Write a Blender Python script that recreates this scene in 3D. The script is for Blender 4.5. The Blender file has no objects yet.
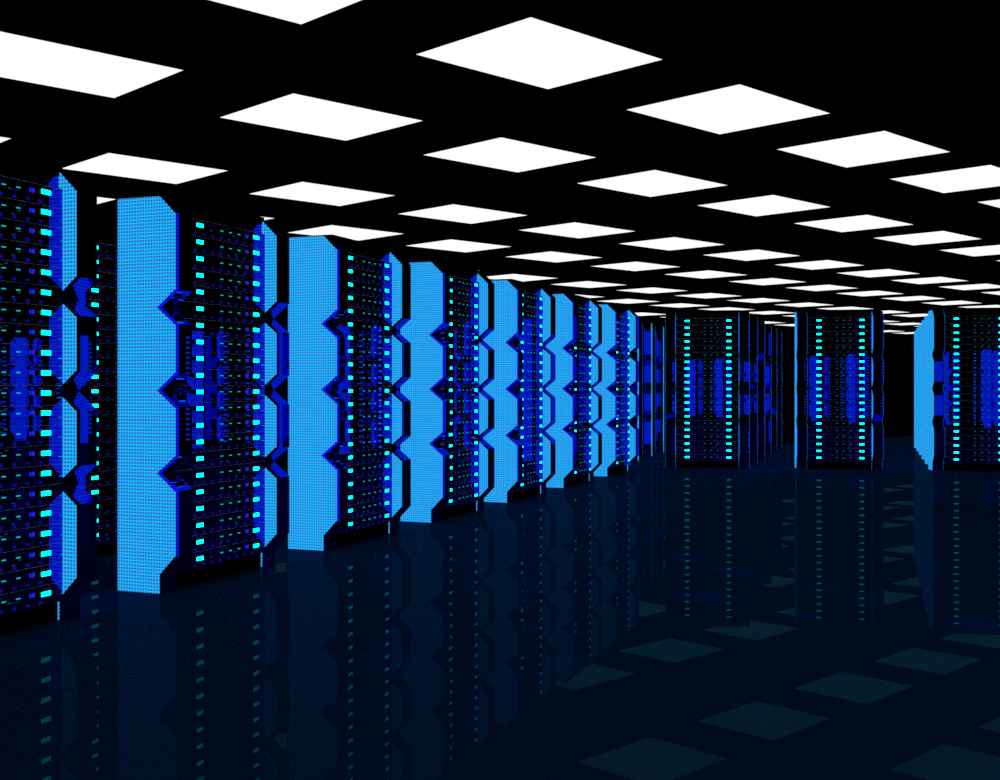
import bpy, bmesh, math, random
random.seed(7)
S = bpy.context.scene
COL = S.collection
F = 1150.0            # focal length in pixels of the 1000 px wide frame
HZ = 387.0            # horizon row
CAM = 1.092           # eye height
RH = 2.10             # rack height
W, T = 1.106, 0.134   # rack width, side panel thickness
NF, MB = 0.100, 0.286 # side panel in front of / behind the rack's corner line
CEIL = CAM + 2.6

# ------------------------------------------------------------------ materials
def new_mat(name):
    m = bpy.data.materials.new(name); m.use_nodes = True
    nt = m.node_tree; nt.nodes.clear()
    out = nt.nodes.new('ShaderNodeOutputMaterial')
    return m, nt, out

def N(nt, kind, **kw):
    n = nt.nodes.new(kind)
    for k, v in kw.items(): setattr(n, k, v)
    return n

def math_node(nt, op, a, b=None):
    n = N(nt, 'ShaderNodeMath', operation=op)
    for i, v in enumerate((a, b)):
        if v is None: continue
        if isinstance(v, (int, float)): n.inputs[i].default_value = v
        else: nt.links.new(v, n.inputs[i])
    return n.outputs[0]

def emit_mat(name, col, strength=1.0):
    m, nt, out = new_mat(name)
    e = N(nt, 'ShaderNodeEmission')
    e.inputs[0].default_value = (*col, 1); e.inputs[1].default_value = strength
    nt.links.new(e.outputs[0], out.inputs[0]); return m

def gloss_mat(name, base, tint, rough=0.0):
    """dark lacquer: a little diffuse colour plus a tinted mirror coat"""
    m, nt, out = new_mat(name)
    d = N(nt, 'ShaderNodeBsdfDiffuse'); d.inputs[0].default_value = (*base, 1)
    g = N(nt, 'ShaderNodeBsdfGlossy'); g.inputs[0].default_value = (*tint, 1)
    g.inputs['Roughness'].default_value = rough
    a = N(nt, 'ShaderNodeAddShader')
    nt.links.new(d.outputs[0], a.inputs[0]); nt.links.new(g.outputs[0], a.inputs[1])
    nt.links.new(a.outputs[0], out.inputs[0]); return m

def diff_mat(name, col):
    m, nt, out = new_mat(name)
    d = N(nt, 'ShaderNodeBsdfDiffuse'); d.inputs[0].default_value = (*col, 1)
    nt.links.new(d.outputs[0], out.inputs[0]); return m

def mesh_mat(name, bar, hole, pitch=0.0176, frac=0.64):
    """back-lit perforated sheet: square holes on a regular pitch"""
    m, nt, out = new_mat(name)
    tc = N(nt, 'ShaderNodeTexCoord'); sp = N(nt, 'ShaderNodeSeparateXYZ')
    nt.links.new(tc.outputs['Object'], sp.inputs[0])
    hs = []
    for ax in ('Y', 'Z'):
        fr = math_node(nt, 'FRACT', math_node(nt, 'ADD', math_node(nt, 'DIVIDE', sp.outputs[ax], pitch), 100.25))
        hs.append(math_node(nt, 'LESS_THAN', fr, frac))
    hole_mask = math_node(nt, 'MULTIPLY', hs[0], hs[1])
    mx = N(nt, 'ShaderNodeMix', data_type='RGBA')
    nt.links.new(hole_mask, mx.inputs[0])
    mx.inputs[6].default_value = (*bar, 1); mx.inputs[7].default_value = (*hole, 1)
    e = N(nt, 'ShaderNodeEmission'); nt.links.new(mx.outputs[2], e.inputs[0])
    nt.links.new(e.outputs[0], out.inputs[0]); return m

M = {}
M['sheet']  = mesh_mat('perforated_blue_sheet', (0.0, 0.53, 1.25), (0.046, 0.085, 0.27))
M['rim_reflection']    = mesh_mat('painted_blue_edge_reflection', (0.008, 0.006, 0.82), (0.002, 0.002, 0.28), 0.0176, 0.5)  # blue reflection on the bevel, painted as a glowing grid
M['gloss']  = gloss_mat('black_gloss_front', (0.004, 0.004, 0.005), (0.012, 0.026, 0.60))
M['inner']  = gloss_mat('black_gloss_edge', (0.002, 0.002, 0.004), (0.010, 0.016, 0.36))
M['black']  = diff_mat('black_steel', (0.0015, 0.0015, 0.002))
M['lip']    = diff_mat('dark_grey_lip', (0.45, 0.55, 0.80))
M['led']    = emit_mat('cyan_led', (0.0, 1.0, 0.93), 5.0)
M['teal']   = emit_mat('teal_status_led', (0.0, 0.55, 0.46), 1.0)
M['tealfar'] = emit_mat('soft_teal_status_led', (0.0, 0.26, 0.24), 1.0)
M['bluefaint'] = emit_mat('faint_blue_port_light', (0.003, 0.003, 0.05), 1.0)
M['tealdim'] = emit_mat('dim_teal_mark', (0.004, 0.10, 0.11), 1.0)
M['bluem']  = emit_mat('dim_blue_port_light', (0.004, 0.004, 0.20), 1.0)
M['blueb']  = emit_mat('blue_status_light', (0.012, 0.02, 0.85), 1.0)
def floor_mat():
    """navy floor whose polish mirrors more at grazing angles than at steep ones"""
    m, nt, out = new_mat('polished_navy_floor')
    d = N(nt, 'ShaderNodeBsdfDiffuse'); d.inputs[0].default_value = (0.001, 0.021, 0.068, 1)
    lw = N(nt, 'ShaderNodeLayerWeight'); lw.inputs[0].default_value = 0.5
    p = math_node(nt, 'POWER', lw.outputs['Facing'], 3.0)
    mx = N(nt, 'ShaderNodeMix', data_type='RGBA')
    nt.links.new(p, mx.inputs[0])
    mx.inputs[6].default_value = (0, 0, 0, 1); mx.inputs[7].default_value = (0.003, 0.0185, 0.030, 1)
    g = N(nt, 'ShaderNodeBsdfGlossy'); g.inputs['Roughness'].default_value = 0.0
    nt.links.new(mx.outputs[2], g.inputs[0])
    a = N(nt, 'ShaderNodeAddShader')
    nt.links.new(d.outputs[0], a.inputs[0]); nt.links.new(g.outputs[0], a.inputs[1])
    nt.links.new(a.outputs[0], out.inputs[0]); return m
M['floor']  = floor_mat()
M['ledfar'] = emit_mat('cyan_led_far', (0.0, 1.0, 0.93), 1.0)
M['ceil']   = diff_mat('black_ceiling', (0.0, 0.0, 0.0005))
M['wall']   = diff_mat('black_wall', (0.0, 0.0, 0.0005))
M['light']  = emit_mat('white_light_diffuser', (1.0, 1.0, 1.0), 1.0)
M['frame']  = diff_mat('light_frame_grey', (0.05, 0.05, 0.05))

# ------------------------------------------------------------------ mesh helpers
def link_mesh(name, bm, mats, parent=None):
    bmesh.ops.recalc_face_normals(bm, faces=bm.faces)
    me = bpy.data.meshes.new(name); bm.to_mesh(me); bm.free()
    for m in mats: me.materials.append(M[m])
    o = bpy.data.objects.new(name, me); COL.objects.link(o)
    if parent: o.parent = parent
    return o

def box(bm, x0, x1, y0, y1, z0, z1, mi=0):
    v = [bm.verts.new((x, y, z)) for x in (x0, x1) for y in (y0, y1) for z in (z0, z1)]
    for q in ((0,1,3,2), (4,6,7,5), (0,4,5,1), (2,3,7,6), (0,2,6,4), (1,5,7,3)):
        f = bm.faces.new([v[i] for i in q]); f.material_index = mi

# outline of a side panel seen from the side (y to the back, z up), front points marked
NOTCH = [1.512, 1.074, 0.636]
def profile():
    p = [(MB, 0.0), (MB, RH), (0.0, RH), (-NF, 2.003)]
    for z in NOTCH:
        p += [(-NF, z + 0.095), (0.018, z), (-NF, z - 0.095)]
    p += [(-NF, 0.205), (0.0, 0.103), (0.0, 0.0)]
    return p

def inset(p, d):
    """move the front edges (all but bottom, back and top) inwards by d"""
    n = len(p); lines = []
    for i in range(n):
        (ay, az), (by, bz) = p[i], p[(i + 1) % n]
        ly, lz = by - ay, bz - az; L = math.hypot(ly, lz)
        ny, nz = lz / L, -ly / L            # inward normal (outline runs up the back, over the top, down the front)
        k = d if 2 <= i < n - 1 else 0.0
        lines.append((ay + ny * k, az + nz * k, ly, lz))
    # make sure the normal points inwards
    out = []
    for i in range(n):
        a = lines[i - 1]; b = lines[i]
        den = a[2] * b[3] - a[3] * b[2]
        if abs(den) < 1e-9: out.append((b[0], b[1])); continue
        t = ((b[0] - a[0]) * b[3] - (b[1] - a[1]) * b[2]) / den
        out.append((a[0] + a[2] * t, a[1] + a[3] * t))
    return out

PROF = profile()
area = sum(PROF[i][0] * PROF[(i + 1) % len(PROF)][1] - PROF[(i + 1) % len(PROF)][0] * PROF[i][1] for i in range(len(PROF)))
SGN = 1.0 if area < 0 else -1.0

def rings(bm, sections, mats):
    rs = [[bm.verts.new((x, y, z)) for (y, z) in pr] for x, pr in sections]
    n = len(rs[0])
    for k in range(len(rs) - 1):
        for i in range(n):
            f = bm.faces.new((rs[k][i], rs[k][(i+1) % n], rs[k+1][(i+1) % n], rs[k+1][i]))
            f.material_index = 2 if i == 2 else (1 if mats[k] == 0 and not 3 <= i < n - 3 else mats[k]) if 2 <= i < n - 1 else 2
    for r in (rs[0], rs[-1]):
        f = bm.faces.new(r); f.material_index = 2
    return rs

BV = 0.012
def side_panel_bm(x0, outer_low, lit):
    """slab from x0 to x0+T with bevelled front edges; lit: the outward bevel glows blue in place of a mirrored reflection"""
    bm = bmesh.new()
    big = inset(PROF, -SGN * BV)
    big = [(max(y, -NF - BV), min(max(z, 0.0), RH)) for y, z in big]
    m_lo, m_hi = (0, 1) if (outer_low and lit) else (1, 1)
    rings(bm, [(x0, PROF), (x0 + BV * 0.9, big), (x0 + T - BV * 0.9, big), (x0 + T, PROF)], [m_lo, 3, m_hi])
    return bm

def sheet_bm(x, d):
    bm = bmesh.new()
    ins = inset(PROF, SGN * 0.001)
    ins = [(min(y, MB - 0.012), max(z, 0.001)) for y, z in ins]
    ins = [(y, min(z, RH - 0.0005)) for y, z in ins]
    rs = [[bm.verts.new((xx, y, z)) for (y, z) in ins] for xx in (x, x + d)]
    n = len(ins)
    for i in range(n):
        bm.faces.new((rs[0][i], rs[0][(i+1) % n], rs[1][(i+1) % n], rs[1][i]))
    bm.faces.new(rs[0]); bm.faces.new(rs[1])
    return bm

# ------------------------------------------------------------------ the rack
SLOTS = 21
Z0, DZ = 0.150, 0.0915
FY = -0.020                                       # front plane of the servers
LX = (0.288, 0.838)

def server_bm():
    bm = bmesh.new()
    a, b = T + 0.004, W - T - 0.004
    box(bm, a, b, FY, 0.20, -0.021, 0.033, 0)      # upper half with the lamps
    box(bm, a, b, FY, 0.20, -0.056, -0.024, 0)     # lower half with the ports
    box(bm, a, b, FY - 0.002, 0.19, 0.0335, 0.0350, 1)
    return bm

def led_bm(cx):
    """lamp in a black housing: only the front face glows"""
    bm = bmesh.new()
    box(bm, cx - 0.031, cx + 0.031, FY - 0.0235, FY + 0.01, -0.0115, 0.0115, 1)
    box(bm, cx - 0.030, cx + 0.030, FY - 0.024, FY - 0.022, -0.0105, 0.0105, 0)
    return bm

def server_variant_bm(rng):
    """face plate of one server with its row of dim ports, printed on the plate"""
    bm = server_bm()
    for i in range(8):
        x = 0.276 + i * 0.079
        h = rng.choice((0.006, 0.008, 0.010)); w = rng.choice((0.009, 0.011))
        box(bm, x - w, x + w, FY - 0.002, FY + 0.01, -0.040 - h, -0.040 + h * 0.6, 2)
    for x, w in ((0.766, 0.004), (0.784, 0.007)):
        box(bm, x - w, x + w, FY - 0.002, FY + 0.01, -0.009, 0.010, 3)
    for k in range(rng.randint(2, 4)):
        x = rng.uniform(0.33, 0.72); z = rng.choice((0.018, 0.022, -0.014))
        box(bm, x - 0.018, x + 0.018, FY - 0.002, FY + 0.01, z - 0.0012, z + 0.0012, 2)
    for k in range(rng.randint(1, 3)):
        x = rng.uniform(0.36, 0.74); z = rng.choice((-0.012, 0.014, 0.022, -0.03))
        box(bm, x - 0.008, x + 0.008, FY - 0.002, FY + 0.01, z - 0.0013, z + 0.0013, 4)
    return bm

def dot_bm(x):
    bm = bmesh.new()
    box(bm, x - 0.011, x + 0.011, FY - 0.004, FY + 0.005, -0.0025, 0.0025)
    return bm

def cabinet_bm():
    bm = bmesh.new()
    box(bm, T - 0.002, W - T + 0.002, 0.010, MB - 0.01, 0.0, RH - 0.015, 0)
    box(bm, T, W - T, 0.006, 0.05, 2.000, RH - 0.02, 1)       # header strip over the servers
    box(bm, T, W - T, 0.011, 0.05, 0.012, 0.085, 0)           # plinth
    box(bm, T - 0.02, W - T + 0.02, 0.0, MB - 0.02, RH - 0.02, RH + 0.022, 0)   # lid
    return bm

def make_rack(detail, lit=False):
    root = bpy.data.objects.new('server_rack', None); COL.objects.link(root)
    root.empty_display_size = 0.2
    link_mesh('cabinet', cabinet_bm(), ['black', 'gloss'], root)
    for x0, low in ((0.0, True), (W - T, False)):
        sp = link_mesh('side_panel', side_panel_bm(x0, low, lit), ['rim_reflection', 'inner', 'black', 'gloss'], root)
        link_mesh('perforated_sheet', sheet_bm(x0, -0.0015), ['sheet'], sp)
        link_mesh('perforated_sheet', sheet_bm(x0 + T, 0.0015), ['sheet'], sp)
    if detail:
        rng = random.Random(3)
        mats = ['gloss', 'lip', 'bluem', 'blueb', 'tealdim'] if lit else ['gloss', 'lip', 'bluefaint', 'bluem', 'tealdim']
        variants = [link_mesh('server_unit', server_variant_bm(rng), mats, root) for _ in range(4)]
        lamps = [link_mesh('indicator_light', led_bm(cx), ['led', 'black']) for cx in LX]
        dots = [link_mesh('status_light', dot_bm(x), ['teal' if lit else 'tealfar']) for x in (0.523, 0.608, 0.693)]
        for i in range(SLOTS):
            k = i if i < 4 else rng.randrange(4)
            u = variants[k]
            if i >= 4: u = u.copy(); COL.objects.link(u)
            u.location = (0, 0, Z0 + i * DZ)
            for p in lamps + dots:
                if i: p = p.copy(); COL.objects.link(p)
                p.parent = u
    else:
        bm = bmesh.new()
        a, b = T + 0.004, W - T - 0.004
        box(bm, a, b, FY + 0.004, 0.20, Z0 - 0.056, Z0 + (SLOTS - 1) * DZ + 0.033, 0)
        for i in range(SLOTS):
            z = Z0 + i * DZ
            box(bm, a, b, FY, 0.19, z - 0.054, z + 0.031, 0)
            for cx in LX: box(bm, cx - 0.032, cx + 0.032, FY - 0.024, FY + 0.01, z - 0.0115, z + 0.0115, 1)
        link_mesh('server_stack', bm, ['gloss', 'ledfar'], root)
    return root

def copy_tree(o, parent=None):
    c = o.copy(); COL.objects.link(c)
    if parent: c.parent = parent
    for ch in list(o.children): copy_tree(ch, c)
    return c

PROTO = {'lit': make_rack(True, True), 'full': make_rack(True), 'plain': make_rack(False)}
used = set()
def place(detail, x, y, ang, label, group):
    src = PROTO[detail]
    if detail not in used: r = src; used.add(detail)
    else: r = copy_tree(src)
    r.location = (x, y, 0); r.rotation_euler = (0, 0, ang)
    r['label'] = label; r['category'] = 'server rack'
    if group: r['group'] = group
    return r

# left row along the aisle
B = (-1.7935, 6.0663); PITCH = 1.7069
U = (0.36345, 0.93161); ANG_L = math.atan2(U[1], U[0])
left_labels = [
    'tall black server rack cut by the left edge, only front and right fin showing',
    'server rack with the widest, nearest light blue perforated side panel',
    'server rack with the second widest light blue side panel, behind the nearest one',
    'server rack with the third light blue side panel from the left',
    'server rack with the fourth light blue side panel from the left',
    'server rack last but one at the far end of the left row',
    'server rack ending the left row, beside thin blue upright lines']
copies = []
for i in range(7):
    k = i - 1
    copies.append((B[0] + k * PITCH * U[0], B[1] + k * PITCH * U[1], ANG_L, left_labels[i], 'server racks of the left row'))
# one rack of the row behind, seen through the first gap
u0, v0 = 0.577, -1.214
V = (U[1], -U[0])
copies.append((B[0] + u0 * U[0] + v0 * V[0], B[1] + u0 * U[1] + v0 * V[1], ANG_L,
               'dim server rack seen through the gap left of the nearest light blue panel', None))
# three racks facing the camera
ANG_R = -math.radians(9.9)
D = (math.sin(math.radians(9.9)), math.cos(math.radians(9.9)))
R1, R2, R3 = (2.241, 15.56), (3.972, 15.41), (5.656, 15.04)
for p, lab in ((R1, 'leftmost of the three black server racks facing the camera, cyan lights in two columns'),
               (R2, 'black server rack facing the camera, standing alone in the middle of the three'),
               (R3, 'black server rack facing the camera at the right edge, bright blue left side')):
    copies.append((p[0], p[1], ANG_R, lab, 'server racks facing the camera'))
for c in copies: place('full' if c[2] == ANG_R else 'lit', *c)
ST = (0.352, 1.082)
ordi = ['first', 'second', 'third', 'fourth', 'fifth', 'sixth']
for k in range(1, 6):
    place('plain', R1[0] + ST[0] * k, R1[1] + ST[1] * k, ANG_R,
          'dark server rack %s behind the left front-facing rack, its right edge showing' % ordi[k-1], 'racks behind the left front-facing rack')
for k in range(1, 6):
    place('plain', R3[0] + ST[0] * k, R3[1] + ST[1] * k, ANG_R,
          'server rack %s behind the right front-facing rack, a sliver of light blue side panel showing' % ordi[k-1], 'racks behind the right front-facing rack')
for k in range(3):
    place('plain', 0.935 + 0.35 * k, 17.09 + 1.14 * k, ANG_R,
          'server rack with thin blue edge line, %s of three just right of the left row' % ordi[k], 'racks between the left row and the front-facing racks')
# racks outside the frame, seen as blue reflections in the glossy fronts
for k in range(1, 8):
    place('plain', R3[0] + 1.70 * k, R3[1] - 0.29 * k, ANG_R,
          'server rack beyond the right edge of the photo, only mirrored in the left row', 'racks beyond the right edge')
for q in (1, 2):
    for k in range(1, 7):
        place('plain', R3[0] + 1.70 * k + ST[0] * q, R3[1] - 0.29 * k + ST[1] * q, ANG_R,
              'server rack beyond the right edge of the photo, only mirrored in the left row', 'racks beyond the right edge')
for k in range(-5, 7):
    place('plain', 4.1 + 0.7071 * (PITCH * k - 0.30), -6.8 + 0.7071 * (PITCH * k - 0.30), math.radians(225),
          'server rack behind the camera, only mirrored in the front-facing racks', 'racks behind the camera')
for k in range(-5, 7):
    place('plain', 3.3 + 0.7071 * (PITCH * k + 0.36), -6.0 + 0.7071 * (PITCH * k + 0.36), math.radians(225),
          'server rack behind the camera, only mirrored in the front-facing racks', 'racks behind the camera')

# ------------------------------------------------------------------ room, laid out along the light grid
AX = (0.7165, 0.6975); BX = (-0.6975, 0.7165)
def ab(a, b): return (AX[0] * a + BX[0] * b, AX[1] * a + BX[1] * b)
A0, A1, B0, B1 = -16.0, 76.0, -16.0, 27.6
BF = 11.95            # the polished floor stops here, matt black beyond
def slab(name, a0, a1, b0, b1, z0, z1, mat):
    bm = bmesh.new()
    pts = [ab(a0, b0), ab(a1, b0), ab(a1, b1), ab(a0, b1)]
    lo = [bm.verts.new((*p, z0)) for p in pts]; hi = [bm.verts.new((*p, z1)) for p in pts]
    bm.faces.new(lo); bm.faces.new(hi)
    for i in range(4): bm.faces.new((lo[i], lo[(i+1) % 4], hi[(i+1) % 4], hi[i]))
    o = link_mesh(name, bm, [mat]); o['kind'] = 'structure'; return o
fl = slab('floor', A0, A1, B0, BF, -0.10, 0.0, 'floor')
bm = bmesh.new(); bm.from_mesh(fl.data)
vs_ = [bm.verts.new((*ab(a, b), 0.0)) for a, b in ((A0, BF), (A1, BF), (A1, B1), (A0, B1))]
f_ = bm.faces.new(vs_); f_.material_index = 1
bm.to_mesh(fl.data); bm.free(); fl.data.materials.append(M['wall'])
slab('ceiling', A0, A1, B0, B1, CEIL, CEIL + 0.1, 'ceil')
slab('wall_back', A0, A1, B1, B1 + 0.1, -0.1, CEIL + 0.1, 'wall')
slab('wall_front', A0, A1, B0 - 0.1, B0, -0.1, CEIL + 0.1, 'wall')
slab('wall_left', A0 - 0.1, A0, B0, B1, -0.1, CEIL + 0.1, 'wall')
slab('wall_right', A1, A1 + 0.1, B0, B1, -0.1, CEIL + 0.1, 'wall')

# ------------------------------------------------------------------ ceiling lights
H = CEIL - CAM - 0.004
SA, SB1, SB2 = (0.709, 0.690), (-0.787, 0.808), (-0.968, 0.997)
HA, HB = (0.2064, 0.2007), (-0.1675, 0.1740)
C0 = (0.122, 3.486)
def quad(s=1.0, g=0.0):
    ea = (HA[0] * H, HA[1] * H); eb = (HB[0] * H, HB[1] * H)
    la = math.hypot(*ea); lb = math.hypot(*eb)
    fa, fb = (la + g) / la, (lb + g) / lb
    return [(ea[0]*i*fa + eb[0]*j*fb, ea[1]*i*fa + eb[1]*j*fb) for i, j in ((-1,-1), (1,-1), (1,1), (-1,1))]
def make_light():
    root = bpy.data.objects.new('ceiling_light', None); COL.objects.link(root); root.empty_display_size = 0.1
    bm = bmesh.new()
    q = quad(); lo = [bm.verts.new((*p, 0)) for p in q]; hi = [bm.verts.new((*p, 0.012)) for p in q]
    bm.faces.new(lo); bm.faces.new(hi)
    for i in range(4): bm.faces.new((lo[i], lo[(i+1) % 4], hi[(i+1) % 4], hi[i]))
    link_mesh('diffuser', bm, ['light'], root)
    bm = bmesh.new()
    qi, qo = quad(1, 0.001), quad(1, 0.016)
    rr = [[bm.verts.new((*p, z)) for p in q_] for q_, z in ((qi, 0.001), (qo, 0.001), (qo, 0.006), (qi, 0.006))]
    for k in range(4):
        a, b = rr[k], rr[(k+1) % 4]
        for i in range(4): bm.faces.new((a[i], a[(i+1) % 4], b[(i+1) % 4], b[i]))
    link_mesh('frame', bm, ['frame'], root)
    return root
def px(x, y): return (500 + F * x / y, HZ - F * H / y) if y > 0.3 else None
cells = []
for j in range(0, 7):
    bx, by = C0
    for q in range(j):
        s = SB1 if q % 2 == 0 else SB2
        bx += s[0]; by += s[1]
    row = []
    for i in range(-16, 60):
        x, y = (bx + SA[0] * i) * H, (by + SA[1] * i) * H
        if y < 0.8: continue
        cs = [px(x + p[0], y + p[1]) for p in quad()]
        if any(c is None for c in cs): continue
        if max(c[0] for c in cs) < 2 or min(c[0] for c in cs) > 998 or max(c[1] for c in cs) < 2: continue
        bb = BX[0] * x + BX[1] * y
        if bb > B1 - 0.4: continue
        row.append((x, y))
    if row: cells.append(row)
words = ['first', 'second', 'third', 'fourth', 'fifth', 'sixth', 'seventh', 'eighth', 'ninth', 'tenth', 'eleventh',
         'twelfth', 'thirteenth', 'fourteenth', 'fifteenth', 'sixteenth', 'seventeenth', 'eighteenth', 'nineteenth', 'twentieth',
         'twenty-first', 'twenty-second', 'twenty-third', 'twenty-fourth', 'twenty-fifth', 'twenty-sixth', 'twenty-seventh',
         'twenty-eighth', 'twenty-ninth', 'thirtieth'] + ['farthest'] * 20
LIGHT = make_light(); first = True
for j, row in enumerate(cells):
    for i, (x, y) in enumerate(row):
        r = LIGHT if first else copy_tree(LIGHT)
        first = False
        r.location = (x, y, CAM + H)
        r['label'] = 'white ceiling light, %s from the left in the %s diagonal row from the front' % (words[i], words[j])
        r['category'] = 'ceiling light'; r['group'] = 'ceiling lights'

bx, by = C0[0] - SB2[0], C0[1] - SB2[1]  # unseen lights continuing the grid overhead, added to brighten the near floor
for row in ((bx, by), (bx - SB1[0], by - SB1[1])):
    for i in range(-5, 4):
        x, y = (row[0] + SA[0] * i) * H, (row[1] + SA[1] * i) * H
        c = [px(x + p[0], y + p[1]) for p in quad()]
        if y < -4.5 or abs(x) > 7.0: continue
        if all(q_ and q_[1] > -12 for q_ in c): continue
        r = copy_tree(LIGHT); r.location = (x, y, CAM + H)
        r['label'] = 'added white ceiling light above the camera, outside the photo'
        r['category'] = 'ceiling light'; r['group'] = 'added ceiling lights above the camera'

# ------------------------------------------------------------------ world, camera, view
w = bpy.data.worlds.new('world'); S.world = w; w.use_nodes = True
w.node_tree.nodes['Background'].inputs[0].default_value = (0, 0, 0, 1)
cam = bpy.data.cameras.new('camera'); co = bpy.data.objects.new('camera', cam); COL.objects.link(co)
cam.sensor_width = 36; cam.lens = F / 1000 * 36; cam.shift_y = -(390 - HZ) / 1000
cam.clip_start = 0.05; cam.clip_end = 200
co.location = (0, 0, CAM); co.rotation_euler = (math.pi / 2, 0, 0)
S.camera = co
vs = S.view_settings
vs.view_transform = 'Standard'; vs.look = 'None'; vs.gamma = 1; vs.use_curve_mapping = False; vs.exposure = 0
S.cycles.use_denoising = False
S.cycles.max_bounces = 8
S.cycles.glossy_bounces = 5
